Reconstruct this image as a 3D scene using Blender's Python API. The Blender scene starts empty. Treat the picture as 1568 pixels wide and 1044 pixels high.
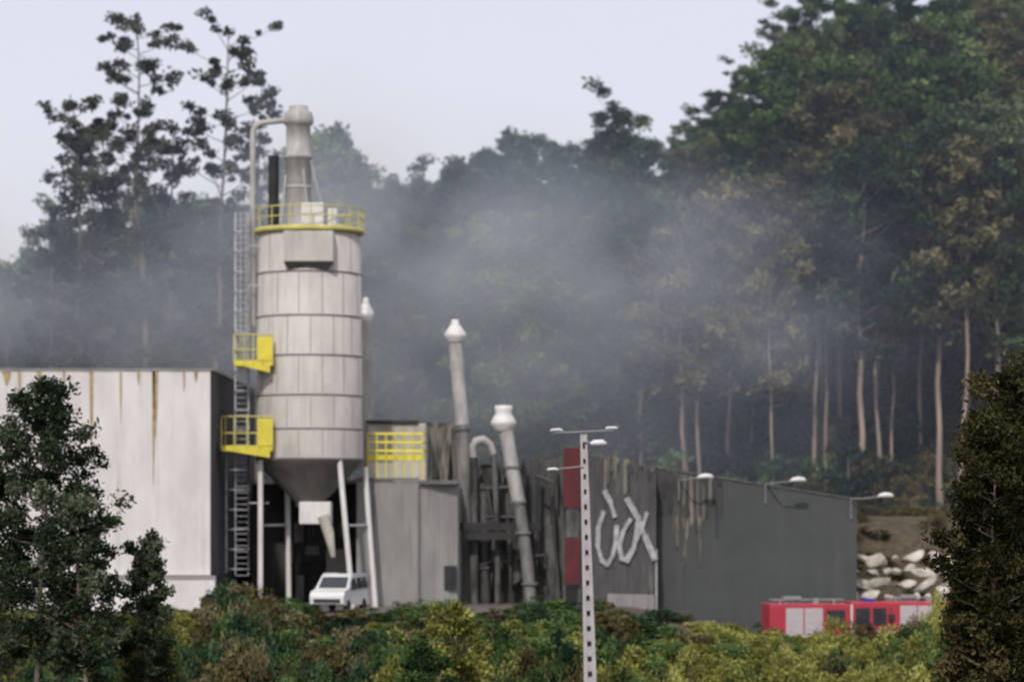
import bpy, math, random
import numpy as np
from mathutils import Vector
random.seed(7)
rng = np.random.default_rng(7)
F = 4355.6
CZ = 5.0
def X(px, d): return (px-784)*d/F
def Z(py, d): return CZ-(py-780)*d/F
scene = bpy.context.scene
coll = scene.collection

# ------------------------------------------------------------ materials
def nodes(name):
    m = bpy.data.materials.new(name); m.use_nodes = True
    nt = m.node_tree; nt.nodes.clear()
    out = nt.nodes.new('ShaderNodeOutputMaterial')
    return m, nt, out
def mat(name, c1, c2=None, scale=(1,1,1), ns=1.5, detail=7, rough=.75, metal=0, lo=.35, hi=.65, c3=None, s3=(3,3,.15), n3=1.0, lo3=.55, hi3=.7, bump=0):
    m, nt, out = nodes(name)
    N, L = nt.nodes, nt.links
    if c2 is None: c2 = tuple(v*.75 for v in c1)
    tc = N.new('ShaderNodeTexCoord'); mp = N.new('ShaderNodeMapping'); mp.inputs['Scale'].default_value = scale
    L.new(tc.outputs['Object'], mp.inputs[0])
    no = N.new('ShaderNodeTexNoise'); no.inputs['Scale'].default_value = ns; no.inputs['Detail'].default_value = detail
    no.inputs['Roughness'].default_value = .65
    L.new(mp.outputs[0], no.inputs['Vector'])
    cr = N.new('ShaderNodeValToRGB'); cr.color_ramp.elements[0].position = lo; cr.color_ramp.elements[1].position = hi
    cr.color_ramp.elements[0].color = (*c1, 1); cr.color_ramp.elements[1].color = (*c2, 1)
    L.new(no.outputs['Fac'], cr.inputs[0]); col = cr.outputs[0]
    if c3 is not None:
        mp3 = N.new('ShaderNodeMapping'); mp3.inputs['Scale'].default_value = s3
        L.new(tc.outputs['Object'], mp3.inputs[0])
        n3n = N.new('ShaderNodeTexNoise'); n3n.inputs['Scale'].default_value = n3; n3n.inputs['Detail'].default_value = 8
        n3n.inputs['Roughness'].default_value = .7
        L.new(mp3.outputs[0], n3n.inputs['Vector'])
        mr = N.new('ShaderNodeMapRange'); mr.inputs[1].default_value = lo3; mr.inputs[2].default_value = hi3
        L.new(n3n.outputs['Fac'], mr.inputs[0])
        mx = N.new('ShaderNodeMixRGB'); mx.inputs[2].default_value = (*c3, 1)
        L.new(mr.outputs[0], mx.inputs[0]); L.new(col, mx.inputs[1]); col = mx.outputs[0]
    p = N.new('ShaderNodeBsdfPrincipled'); p.inputs['Roughness'].default_value = rough; p.inputs['Metallic'].default_value = metal
    L.new(col, p.inputs['Base Color'])
    if bump:
        b = N.new('ShaderNodeBump'); b.inputs['Strength'].default_value = bump; b.inputs['Distance'].default_value = .1
        L.new(no.outputs['Fac'], b.inputs['Height']); L.new(b.outputs[0], p.inputs['Normal'])
    L.new(p.outputs[0], out.inputs[0])
    return m
def leafmat(name, dark, mid, light, trans=.25, k=1.0, var=.4):
    dark=tuple(v*k for v in dark); mid=tuple(v*k for v in mid); light=tuple(v*k for v in light)
    m, nt, out = nodes(name); N, L = nt.nodes, nt.links
    at = N.new('ShaderNodeAttribute'); at.attribute_name = 'tint'
    oi = N.new('ShaderNodeObjectInfo')
    ad = N.new('ShaderNodeMath'); ad.operation = 'MULTIPLY_ADD'; ad.inputs[1].default_value = var; ad.inputs[2].default_value = -var/2
    L.new(oi.outputs['Random'], ad.inputs[0])
    a2 = N.new('ShaderNodeMath'); a2.operation = 'ADD'; L.new(ad.outputs[0], a2.inputs[0]); L.new(at.outputs['Fac'], a2.inputs[1])
    cr = N.new('ShaderNodeValToRGB'); e = cr.color_ramp.elements
    e[0].position = .1; e[0].color = (*dark, 1); e[1].position = .95; e[1].color = (*light, 1)
    kk = e.new(.55); kk.color = (*mid, 1)
    L.new(a2.outputs[0], cr.inputs[0])
    d = N.new('ShaderNodeBsdfDiffuse'); L.new(cr.outputs[0], d.inputs[0])
    if trans>0:
        t = N.new('ShaderNodeBsdfTranslucent'); mx = N.new('ShaderNodeMixShader')
        mx.inputs[0].default_value = trans
        L.new(cr.outputs[0], t.inputs[0])
        L.new(d.outputs[0], mx.inputs[1]); L.new(t.outputs[0], mx.inputs[2]); L.new(mx.outputs[0], out.inputs[0])
    else: L.new(d.outputs[0], out.inputs[0])
    return m

M = {}
M['white_wall'] = mat('white_panel', (.68,.66,.65), (.55,.525,.515), (.6,.6,.25), 1.0, c3=(.42,.37,.32), s3=(2.0,2.0,.10), lo3=.54, hi3=.85)
M['shaded_side'] = mat('shaded_side_panel', (.085,.085,.09), (.05,.05,.055), (1,1,.3))  # shade on the white warehouse's side face, put into a dark colour
M['rust'] = mat('rust', (.26,.17,.10), (.44,.36,.18), (1,1,1), 3)
M['silo'] = mat('silo_paint', (.52,.485,.455), (.42,.39,.365), (1,1,.6), 1.0, c3=(.32,.285,.25), s3=(2.5,2.5,.2), lo3=.52, hi3=.8, rough=.6)
M['seam'] = mat('silo_seam_and_shadow', (.10,.10,.11), (.16,.15,.15))
M['seam2'] = mat('silo_seam_light', (.27,.255,.245), (.33,.31,.30))
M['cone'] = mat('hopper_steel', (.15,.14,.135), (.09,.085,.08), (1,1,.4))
M['pipe'] = mat('galvanised_pipe', (.46,.45,.43), (.28,.27,.26), (2,2,.5), 1.5, rough=.5)
M['pipe_white'] = mat('white_pipe', (.74,.73,.71), (.58,.57,.55), (2,2,.5), 1.5, rough=.5)
M['pipe_dark'] = mat('sooty_pipe', (.10,.098,.098), (.24,.235,.23), (2,2,.4), 1.5, rough=.7)
M['black'] = mat('black_steel_and_openings', (.012,.012,.013), (.03,.03,.03))
M['yellow'] = mat('yellow_paint', (.72,.62,.05), (.58,.49,.05), ns=2, rough=.5)
M['yellow_pale'] = mat('yellow_faded', (.62,.56,.16), (.45,.42,.15), ns=2)
M['ladder'] = mat('ladder_grey', (.50,.50,.50), (.36,.36,.36), ns=2)
M['cream'] = mat('cream_panel', (.50,.48,.42), (.34,.32,.27), (1,1,.4), 1.2, c3=(.10,.09,.08), lo3=.56, hi3=.75)
M['silver'] = mat('silver_sheet', (.28,.272,.262), (.20,.195,.19), (.8,.8,.25), 1.2, c3=(.12,.115,.11), lo3=.54, hi3=.8, rough=.6)
M['shed'] = mat('dark_shed', (.10,.10,.10), (.035,.035,.035), (.8,.8,.4), 1.0)
M['burnt'] = mat('burnt_sheet', (.035,.035,.037), (.10,.10,.10), (1.2,1.2,.2), 1.5, lo=.3, hi=.7, c3=(.20,.195,.175), s3=(1.8,1.8,.16), n3=1.1, lo3=.56, hi3=.75)
M['burnt_dark'] = mat('charred_wall', (.022,.022,.024), (.11,.11,.11), (.9,.9,.3), 1.0)
M['burnt_mid'] = mat('scorched_grey_sheet', (.035,.035,.037), (.16,.155,.15), (.9,.9,.3), 1.6, c3=(.015,.015,.015), s3=(1.5,1.5,.3), lo3=.45, hi3=.62)
M['ragged'] = mat('peeled_sheet', (.25,.235,.19), (.07,.065,.055), (2.5,2.5,.3), 1.8, c3=(.03,.03,.03), s3=(3.2,3.2,.35), lo3=.45, hi3=.6)
M['soot'] = mat('soot_streak', (.025,.025,.026), (.05,.05,.05), ns=2)
M['darkwall'] = mat('slate_cladding', (.064,.070,.071), (.046,.051,.052), (.25,.25,.4), .8, rough=.75, c3=(.085,.088,.085), s3=(1.2,1.2,.1), lo3=.55, hi3=.8)
M['letters'] = mat('faded_white_paint', (.46,.46,.47), (.22,.22,.23), ns=2.5)
M['red_banner'] = mat('dark_red_panel', (.11,.010,.014), (.045,.010,.012), (1,1,.6), 2)
M['concrete'] = mat('pole_concrete', (.46,.45,.45), (.35,.34,.34), (2,2,1), 2)
M['hole'] = mat('hole_shadow', (.10,.10,.105), (.14,.14,.14))
M['lamp'] = mat('lamp_housing', (.78,.78,.78), (.65,.65,.65), rough=.4)
M['lampgrey'] = mat('lamp_arm', (.26,.27,.27), (.18,.18,.18), rough=.5)
M['red'] = mat('fire_red', (.46,.035,.06), (.33,.03,.045), rough=.45, ns=1)
M['glass'] = mat('dark_glass', (.03,.035,.045), (.05,.055,.065), rough=.12)
M['tyre'] = mat('tyre', (.02,.02,.02), (.03,.03,.03), rough=.9)
M['shutter'] = mat('roller_shutter', (.52,.48,.49), (.36,.32,.33), (.6,.6,12), 3, rough=.45)
M['van'] = mat('white_van_paint', (.70,.70,.68), (.60,.60,.58), rough=.35)
M['blue'] = mat('blue_beacon', (.03,.06,.4), (.02,.04,.3), rough=.2)
M['rock'] = mat('pale_boulder', (.58,.53,.46), (.20,.175,.145), ns=1.1, lo=.4, hi=.7, bump=.4)
M['bark'] = mat('eucalyptus_bark', (.24,.19,.155), (.09,.07,.055), (2,2,.25), 1.5)
M['bark_pale'] = mat('pale_bark', (.38,.30,.25), (.17,.125,.10), (2,2,.2), 1.2)
k=1.6
M['leaf_euc'] = leafmat('eucalyptus_leaves', (.011,.020,.012), (.034,.052,.026), (.085,.105,.050),0,k=k,var=.6)
M['leaf_olive'] = leafmat('olive_leaves', (.018,.020,.011), (.058,.056,.029), (.115,.105,.055),0,k=1.5,var=.6)
M['leaf_dark'] = leafmat('dark_leaves', (.006,.015,.010), (.018,.038,.020), (.045,.075,.036),0,k=k,var=.6)
M['leaf_green'] = leafmat('green_leaves', (.014,.026,.011), (.043,.074,.024), (.10,.14,.05),0,k=1.5)
M['leaf_yellow'] = leafmat('yellow_green_leaves', (.06,.068,.018), (.18,.19,.05), (.34,.34,.11),.2,k=1.25)
M['leaf_brown'] = leafmat('brown_leaves', (.030,.026,.012), (.085,.072,.032), (.16,.135,.06),0,k=1.25)
M['leaf_fg'] = leafmat('near_leaves', (.010,.018,.010), (.036,.050,.028), (.11,.13,.085),.2,k=1.3)
M['leaf_tall'] = leafmat('tall_tree_leaves', (.016,.020,.014), (.040,.046,.032), (.09,.095,.07),.2,k=1.2)
M['leaf_fgb'] = leafmat('near_brown_leaves', (.012,.013,.006), (.038,.037,.016), (.09,.08,.036),.2,k=1.45)

def groundmat():
    m, nt, out = nodes('ground_soil_grass'); N, L = nt.nodes, nt.links
    tc = N.new('ShaderNodeTexCoord')
    n1 = N.new('ShaderNodeTexNoise'); n1.inputs['Scale'].default_value = .15; n1.inputs['Detail'].default_value = 10
    n2 = N.new('ShaderNodeTexNoise'); n2.inputs['Scale'].default_value = 2.5; n2.inputs['Detail'].default_value = 8
    L.new(tc.outputs['Object'], n1.inputs['Vector']); L.new(tc.outputs['Object'], n2.inputs['Vector'])
    c1 = N.new('ShaderNodeValToRGB'); e = c1.color_ramp.elements
    e[0].position = .38; e[0].color = (.065,.062,.028,1); e[1].position = .60; e[1].color = (.14,.095,.065,1)
    L.new(n1.outputs['Fac'], c1.inputs[0])
    mx = N.new('ShaderNodeMixRGB'); mx.blend_type = 'MULTIPLY'; mx.inputs[0].default_value = .85
    c2 = N.new('ShaderNodeValToRGB'); c2.color_ramp.elements[0].position = .3; c2.color_ramp.elements[1].position = .7
    c2.color_ramp.elements[0].color = (.25,.25,.25,1)
    L.new(n2.outputs['Fac'], c2.inputs[0]); L.new(c1.outputs[0], mx.inputs[1]); L.new(c2.outputs[0], mx.inputs[2])
    p = N.new('ShaderNodeBsdfPrincipled'); p.inputs['Roughness'].default_value = .95
    L.new(mx.outputs[0], p.inputs['Base Color']); L.new(p.outputs[0], out.inputs[0])
    return m
M['ground'] = groundmat()

# ------------------------------------------------------------ mesh builder
class B:
    def __init__(s): s.v=[]; s.f=[]; s.sm=[]
    def add(s, vs, fs, smooth=False):
        o=len(s.v); s.v += [tuple(v) for v in vs]
        for f in fs: s.f.append([i+o for i in f]); s.sm.append(smooth)
        return s
    def box(s, x0,x1,y0,y1,z0,z1):
        return s.add([(x0,y0,z0),(x1,y0,z0),(x1,y1,z0),(x0,y1,z0),(x0,y0,z1),(x1,y0,z1),(x1,y1,z1),(x0,y1,z1)],
              [(0,3,2,1),(4,5,6,7),(0,1,5,4),(1,2,6,5),(2,3,7,6),(3,0,4,7)])
    def tube(s, pts, rad, n=12, cap=True):
        pts=[Vector(p) for p in pts]
        if not hasattr(rad,'__len__'): rad=[rad]*len(pts)
        vs=[]; fs=[]
        for i,p in enumerate(pts):
            t=(pts[min(i+1,len(pts)-1)]-pts[max(i-1,0)])
            if t.length<1e-6: t=Vector((0,0,1))
            t.normalize()
            up=Vector((0,1,0)) if abs(t.y)<.9 else Vector((1,0,0))
            a=t.cross(up).normalized(); b=t.cross(a).normalized()
            for k in range(n):
                an=2*math.pi*k/n
                vs.append(p+(a*math.cos(an)+b*math.sin(an))*rad[i])
        for i in range(len(pts)-1):
            for k in range(n):
                k2=(k+1)%n
                fs.append((i*n+k,i*n+k2,(i+1)*n+k2,(i+1)*n+k))
        s.add(vs,fs,True)
        if cap:
            s.add(vs[:n],[tuple(range(n))]); s.add(vs[-n:],[tuple(range(n))])
        return s
    def lathe(s, cx,cy, prof, n=48):
        vs=[];fs=[]
        for (r,z) in prof:
            for k in range(n):
                a=2*math.pi*k/n; vs.append((cx+r*math.cos(a),cy+r*math.sin(a),z))
        for i in range(len(prof)-1):
            for k in range(n):
                k2=(k+1)%n; fs.append((i*n+k,i*n+k2,(i+1)*n+k2,(i+1)*n+k))
        return s.add(vs,fs,True)
    def corr(s, p0,p1,zb,zt0,zt1,pitch=.35,depth=.05,jag=0):
        a=Vector((p0[0],p0[1],0)); b=Vector((p1[0],p1[1],0)); Ln=(b-a).length; t=(b-a)/Ln
        nrm=Vector((t.y,-t.x,0)); pts=[0.0]; offs=[0.0]; u=0; 
        while u<Ln:
            for du,o in ((.4,0),(.5,1),(.9,1),(1.0,0)):
                q=u+du*pitch
                if q<Ln: pts.append(q); offs.append(o*depth)
            u+=pitch
        pts.append(Ln); offs.append(0)
        vs=[];fs=[]
        for q,o in zip(pts,offs):
            c=a+t*q+nrm*o; vs.append((c.x,c.y,zb)); vs.append((c.x,c.y,zt0+(zt1-zt0)*q/Ln+random.uniform(-jag,jag)))
        for i in range(len(pts)-1): fs.append((2*i,2*i+2,2*i+3,2*i+1))
        return s.add(vs,fs)
    def prism(s, poly, y0,y1):
        n=len(poly); vs=[(x,y0,z) for x,z in poly]+[(x,y1,z) for x,z in poly]
        fs=[tuple(range(n)),tuple(range(2*n-1,n-1,-1))]+[(i,i+n,(i+1)%n+n,(i+1)%n) for i in range(n)]
        return s.add(vs,fs)
    def obj(s,name,m,parent=None,bevel=0):
        me=bpy.data.meshes.new(name); me.from_pydata(s.v,[],s.f)
        me.polygons.foreach_set('use_smooth',s.sm)
        me.materials.append(M[m]); me.update()
        o=bpy.data.objects.new(name,me); coll.objects.link(o)
        if parent: o.parent=parent
        if bevel:
            bv=o.modifiers.new('bevel','BEVEL'); bv.width=bevel; bv.segments=2
        return o
def empty(name,loc=(0,0,0),rot=0,sc=1):
    e=bpy.data.objects.new(name,None); coll.objects.link(e); e.location=loc; e.rotation_euler=(0,0,rot); e.empty_display_size=.5; e.scale=(sc,sc,sc)
    return e

# ------------------------------------------------------------ terrain
def ss(v,a,b):
    t=np.clip((np.asarray(v,float)-a)/(b-a),0,1); return t*t*(3-2*t)
def H(x,y):
    x=np.asarray(x,float); y=np.asarray(y,float)
    z=3.3*(1-ss(y,0,40))-4*ss(y,8,50)+4*ss(y,108,130)
    z=z-1.9*ss(x,6,13)*ss(y,108,128)*(1-ss(y,151,163))
    z=z+4.6*ss(x,17.3,19.5)*ss(y,152,166)
    sl=np.clip(.22+.0047*(x+10),.10,.42)
    yy=np.clip(y,188,272)
    z=z+(yy-188)*sl*ss(y,186,205)
    z=z+.25*np.sin(x*.31+y*.17)*np.sin(y*.23-x*.11)*ss(y,160,200)
    return z
xs=np.concatenate([np.linspace(-3000,-130,12),np.arange(-126,127,1.5),np.linspace(130,3000,12)])
ys=np.concatenate([np.linspace(-1500,-10,8),np.arange(-8,330,1.5),np.linspace(335,5000,14)])
gx,gy=np.meshgrid(xs,ys); gz=H(gx,gy)
nx,ny=len(xs),len(ys)
gv=np.stack([gx.ravel(),gy.ravel(),gz.ravel()],1).tolist()
gf=[(j*nx+i,j*nx+i+1,(j+1)*nx+i+1,(j+1)*nx+i) for j in range(ny-1) for i in range(nx-1)]
g=B(); g.v=gv; g.f=gf; g.sm=[True]*len(gf); g.obj('ground','ground')

g=B(); g.box(-34,4.8,134,168,-.3,.03)
M['yard']=mat('yard_concrete',(.15,.14,.125),(.10,.09,.08),ns=.6)
g.obj('yard_pavement','yard')

# ------------------------------------------------------------ white warehouse (left)
e=empty('white_warehouse')
d=140; xr=X(322,d); zt=Z(568,d); zm=Z(880,d)
b=B(); b.corr((-42,d),(xr,d),zm,zt+.1,zt,1.15,.012); b.obj('front_panels','white_wall',e)
b=B(); b.box(-42,xr+.25,d-.35,d+.3,0,zm-.05); b.obj('base_wall','white_wall',e)
b=B(); b.box(-42,xr+.3,d-.42,d-.36,zm-.16,zm-.04); b.obj('base_sill','seam2',e)
b=B(); b.box(-41.9,xr-.02,d+.06,d+24,0,zt-.05); b.obj('core','shaded_side',e)
b=B(); b.corr((xr,d+.02),(xr,d+24),zm-.1,zt,zt,.5,.04); b.obj('side_panels','shaded_side',e)
b=B(); b.box(-42,xr+.12,d-.06,d+24.1,zt+.02,zt+.12); b.obj('roof_edge','silver',e)
b=B()
for px,y1,w in ((140,715,6),(185,650,4),(235,742,5),(238,670,8),(60,600,8),(10,590,14),(98,610,4),(282,600,4),(300,585,6),(212,590,5),(30,640,4)):
    x=X(px,d); ww=w/31/2; z1=Z(y1,d)
    b.add([(x-ww,d-.03,zt-.03),(x+ww,d-.03,zt-.03),(x+ww*.8,d-.03,(zt+z1)/2),(x+ww*.15,d-.03,z1),(x-ww*.15,d-.03,z1),(x-ww*.6,d-.03,(zt+z1)/2)],[(0,1,2,3,4,5)])
b.obj('rust_streaks','rust',e)

# ------------------------------------------------------------ silo
D=145; e=empty('silo'); cx=X(474,D); cy=D
zz=lambda py:Z(py,D); xx=lambda px:X(px,D)
zb=zz(705); ztp=zz(360)
rad=lambda z:2.74-.14*(z-zb)/(ztp-zb)
b=B(); b.lathe(cx,cy,[(rad(zb),zb),(rad(ztp),ztp),(0.01,ztp+.02)],64); b.obj('shell','silo',e)
b=B(); levels=[421,487,547,607,658,703]
for py in levels:
    z=zz(py); r=rad(z); b.lathe(cx,cy,[(r,z-.04),(r+.03,z-.03),(r+.03,z+.03),(r,z+.04)],64)
b.obj('ring_flanges','seam',e)
b=B(); lv=[zz(p) for p in levels][::-1]+[ztp]
for i in range(len(lv)-1):
    for k in range(14):
        a=2*math.pi*(k+.5*(i%2)+.2)/14; r0=rad(lv[i])+.012; r1=rad(lv[i+1])+.012; w=.008
        b.add([(cx+r0*math.cos(a-w),cy+r0*math.sin(a-w),lv[i]+.07),(cx+r0*math.cos(a+w),cy+r0*math.sin(a+w),lv[i]+.07),
               (cx+r1*math.cos(a+w),cy+r1*math.sin(a+w),lv[i+1]-.07),(cx+r1*math.cos(a-w),cy+r1*math.sin(a-w),lv[i+1]-.07)],[(0,1,2,3)])
b.obj('panel_seams','seam2',e)
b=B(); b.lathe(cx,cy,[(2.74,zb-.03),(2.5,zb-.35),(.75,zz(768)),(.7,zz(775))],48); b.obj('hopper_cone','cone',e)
b=B(); b.box(xx(460),xx(508),cy-.9,cy+.6,zz(802),zz(768)); b.obj('rotary_valve','pipe_white',e,.05)
b=B(); b.tube([(xx(497),cy-.9,zz(790)),(xx(505),cy-1,zz(815)),(xx(512),cy-1,zz(852))],[.3,.28,.12],14); b.obj('discharge_chute','cream',e)
b=B()
for (p0,p1,y) in (((403,705),(403,892),cy-1.6),((435,745),(438,910),cy+1.9),((523,700),(544,905),cy-2.0),((558,715),(574,915),cy+.4)):
    b.tube([(xx(p0[0]),y,zz(p0[1])),(xx(p1[0]),y,0)],.14,10)
b.obj('legs','pipe_white',e)
b=B(); b.tube([(xx(403),cy-1.6,4.2),(xx(437),cy+1.9,4.2)],.06,8); b.tube([(xx(532),cy-2,4.2),(xx(563),cy+.4,4.2)],.06,8); b.obj('leg_braces','ladder',e)
b=B(); b.box(xx(441),xx(516),cy-2.95,cy-1.5,zz(408),zz(362)); b.obj('inspection_box','silo',e,.04)
b=B(); b.add([(xx(441),cy-2.93,zz(409)),(xx(516),cy-2.93,zz(409)),(xx(508),cy-2.5,zz(419)),(xx(449),cy-2.5,zz(419))],[(0,1,2,3)]); b.obj('inspection_box_shadow','seam',e)  # dark quad painting the shadow below the inspection box
zr=zz(356)
b=B(); b.lathe(cx,cy,[(2.4,zr-.1),(2.78,zr-.1),(2.78,zr+.14),(2.74,zr+.14),(2.74,zr-.05)],48); b.obj('toe_board','yellow_pale',e)
b=B(); b.lathe(cx,cy,[(.01,zr+.0),(2.73,zr+.0)],48); b.obj('deck','ladder',e)
b=B()
for h in (.62,1.12):
    b.tube([(cx+2.76*math.cos(t),cy+2.76*math.sin(t),zr+h) for t in np.linspace(0,2*math.pi,41)],.032,6,False)
for k in range(16):
    a=2*math.pi*k/16+.1; b.tube([(cx+2.76*math.cos(a),cy+2.76*math.sin(a),zr),(cx+2.76*math.cos(a),cy+2.76*math.sin(a),zr+1.14)],.03,6)
b.obj('guard_rail','yellow_pale',e)
sx=xx(457)
b=B(); b.lathe(sx,cy,[(.72,zr),(.66,zr+.4),(.64,zz(244)),(.72,zz(243)),(.72,zz(238)),(.62,zz(237)),(.62,zz(193)),(.74,zz(191)),(.78,zz(186)),(.74,zz(178)),(.68,zz(172)),(.5,zz(170)),(.5,zz(163)),(.01,zz(162))],32)
b.lathe(sx,cy,[(.66,zz(290)),(.7,zz(289)),(.7,zz(286)),(.65,zz(285))],32); b.obj('vent_stack','pipe',e)
b=B(); b.tube([(sx+.62,cy-.2,zz(246)),(xx(503),cy-.4,zr)],.05,6); b.tube([(sx-.6,cy-.5,zz(270)),(xx(432),cy-1.4,zr)],.05,6); b.tube([(sx+.3,cy-.7,zz(262)),(xx(478),cy-1.7,zr)],.04,6)
b.obj('stack_stays','pipe',e)
b=B(); px=xx(388); pts=[(px,cy-.3,zz(500)),(px,cy-.3,zz(330)),(px,cy-.3,zz(207))]
for t in np.linspace(0,math.pi/2,6)[1:]: pts.append((px+.6*(1-math.cos(t)),cy-.3,zz(207)+.6*math.sin(t)))
pts.append((sx-.4,cy-.1,zz(184)))
b.tube(pts,.15,12); b.obj('gooseneck_pipe','pipe',e)
b=B(); b.tube([(xx(417),cy+.8,zr),(xx(417),cy+.8,zz(236))],.28,12); b.obj('black_vent','black',e)
b=B(); b.box(xx(466),xx(500),cy-2.3,cy-1.3,zr+.05,zz(318)); b.box(xx(505),xx(520),cy-1.8,cy-1.2,zr+.05,zz(325)); b.obj('filter_housing','pipe_white',e,.05)
b=B()
for (x0,x1,y0,y1) in ((363,383,328,560),(363,383,560,880),(349,383,700,876)):
    for p in (x0,x1): b.tube([(xx(p),cy-.9,zz(y1)),(xx(p),cy-.9,zz(y0))],.05,6)
z=zz(880)
while z<zz(330):
    b.tube([(xx(364),cy-.9,z),(xx(382),cy-.9,z)],.02,5); z+=.3
z=zz(870)
while z<zz(330):
    w=.35 if z>zz(700) else .6
    c0=xx(373) if z>zz(700) else xx(366)
    b.tube([(c0+w*math.cos(t),cy-.9-.75*math.sin(t),z) for t in np.linspace(0,math.pi,9)],.035,5); z+=1.0
for t in (.8,1.57,2.35): b.tube([(xx(373)+.35*math.cos(t),cy-.9-.75*math.sin(t),zz(560)),(xx(373)+.35*math.cos(t),cy-.9-.75*math.sin(t),zz(330))],.025,5)
for z in (zz(380),zz(440),zz(600),zz(770)): b.tube([(xx(383),cy-.9,z),(cx-2,cy-.9,z)],.04,6)
b.obj('caged_ladder','ladder',e)
for x0,x1,y0,y1,nm in ((366,424,517,562,'upper'),(347,424,640,690,'lower')):
    b=B(); y_=cy-2.6
    b.box(xx(x0),xx(x1),y_,cy-.6,zz(y1)-.06,zz(y1)+.22)
    b.add([(xx(x0+12),y_-.02,zz(y1)-.06),(xx(x1-4),y_-.02,zz(y1)-.06),(xx(x1-4),y_-.02,zz(y1+12))],[(0,1,2)])
    b.box(xx(401),xx(424),y_-.04,y_,zz(y1)+.2,zz(y0+3))
    b.obj(nm+'_platform','yellow',e)
    b=B()
    for zq in (zz(y0),(zz(y0)+zz(y1))/2): b.tube([(xx(x1),y_,zq),(xx(x0),y_,zq),(xx(x0),cy-.6,zq)],.04,6)
    for p in np.linspace(x0,x1,5): b.tube([(xx(p),y_,zz(y1)),(xx(p),y_,zz(y0)-.02)],.035,6)
    b.tube([(xx(x0),cy-.6,zz(y1)),(xx(x0),cy-.6,zz(y0))],.04,6)
    b.obj(nm+'_rail','yellow_pale',e)

# ------------------------------------------------------------ loading shed behind the silo
e=empty('loading_shed'); d=153
b=B(); b.corr((X(386,d),d),(X(552,d),d),0,Z(742,d),Z(742,d),.4,.05); b.obj('rear_wall','shed',e)
b=B(); b.box(X(386,d),X(552,d),d+.06,d+12,0,Z(744,d)); b.obj('core','shed',e)
b=B(); b.box(X(384,d),X(560,d),d-3.5,d+12,Z(741,d),Z(741,d)+.2); b.obj('canopy','seam',e)
b=B(); b.box(X(442,d),X(500,d),d-.3,d-.06,0,Z(860,d)); b.obj('dark_opening','black',e)  # black box standing for the dark inside of the opening
b=B(); b.box(X(502,d),X(535,d),d-1.5,d-.4,0,Z(840,d)); b.obj('cabinet','silver',e,.03)
b=B()
for px,py,w,h in ((452,800,14,30),(470,835,20,14),(520,800,16,22),(455,880,12,40)): b.box(X(px,d),X(px+w,d),d-.9,d-.5,Z(py+h,d),Z(py,d))
b.tube([(X(446,d),d-1,0),(X(446,d),d-1,Z(745,d))],.1,8); b.obj('conveyor_parts','pipe_dark',e)

# ------------------------------------------------------------ silver process building
e=empty('silver_process_building'); d=147
x0,xm,x1=X(546,d),X(642,d),X(700,d); zt0=Z(735,d)
b=B(); b.corr((x0,d),(xm,d),0,zt0,zt0-.1,.8,.02); b.corr((xm+.02,d+.1),(x1,d+.6),0,zt0-.1,zt0-.25,.8,.02); b.corr((x1,d+.6),(x1+.5,d+13),0,zt0-.25,zt0-.25,.32,.05)
b.obj('cladding','silver',e)
b=B(); b.prism([(x0,0),(x1-.1,0),(x1-.1,zt0-.35),(x0,zt0-.1)],d+.75,d+13); b.obj('core','shed',e)
b=B(); b.box(x0-.1,xm,d-.12,d+.2,zt0,zt0+.12); b.box(xm+.002,x1+.05,d-.1,d+.7,zt0-.2,zt0+.0); b.obj('roof_flashing','seam',e)
b=B(); b.box(x0-.1,x1,d+.7,d+13,zt0-.15,zt0-.05); b.obj('roof','silver',e)
b=B(); b.box(xm-.05,xm+.03,d-.09,d+.05,0,zt0-.02); b.box(X(572,d)-.03,X(572,d)+.03,d-.06,d,0,zt0-.02); b.obj('corner_trim','seam',e)
b=B(); b.box(X(680,d),X(699,d),d+.3,d+.45,Z(902,d),Z(866,d)); b.obj('side_opening','black',e)  # opening drawn as a black box, its darkness is in the colour
b=B(); b.box(X(563,151),X(652,151),151,157,zt0-.05,Z(648,151)); b.obj('plant_room','cream',e,.05)
b=B(); b.box(X(561,150.9),X(640,150.9),150.8,157,Z(647,151),Z(643,151)); b.obj('plant_room_roof','shed',e)
b=B(); d2=147.3
for py in (664,677,690): b.tube([(X(563,d2),d2,Z(py,d2)),(X(647,d2),d2,Z(py,d2)),(X(654,151),151,Z(py,151))],.06,6)
for px in np.linspace(563,647,7): b.tube([(X(px,d2),d2,zt0),(X(px,d2),d2,Z(662,d2))],.05,6)
b.box(X(563,d2),X(647,d2),d2+.06,d2+.09,Z(704,d2),Z(696,d2))
b.obj('roof_rail','yellow',e)
b=B(); b.box(X(563,d2),X(652,d2),d2-.02,d2+.04,zt0+.12,Z(708,d2)); b.obj('parapet','cream',e)

def ragged(b,p0,p1,d,topf,botf,wmin=.25,wmax=.6,gap=.1,dys=.35,sd=.8):
    x=X(p0,d)
    while x<X(p1,d):
        w=random.uniform(wmin,wmax); px=784+x*F/d
        if random.random()>gap:
            t=topf(px)+random.gauss(0,.06); q=botf(px)+random.gauss(0,sd); sk=random.uniform(-.12,.12)*min(1,w*3); dy=random.uniform(-1,.8)*dys
            q=min(q,t-.3)
            b.add([(x,d+dy*.3,t),(x+w,d,t+random.uniform(-.1,.06)),(x+w*.8+sk,d+dy,q+random.uniform(0,.5)),(x+w*.2+sk,d+dy,q)],[(0,1,2,3)])
        x+=w*.9
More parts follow.
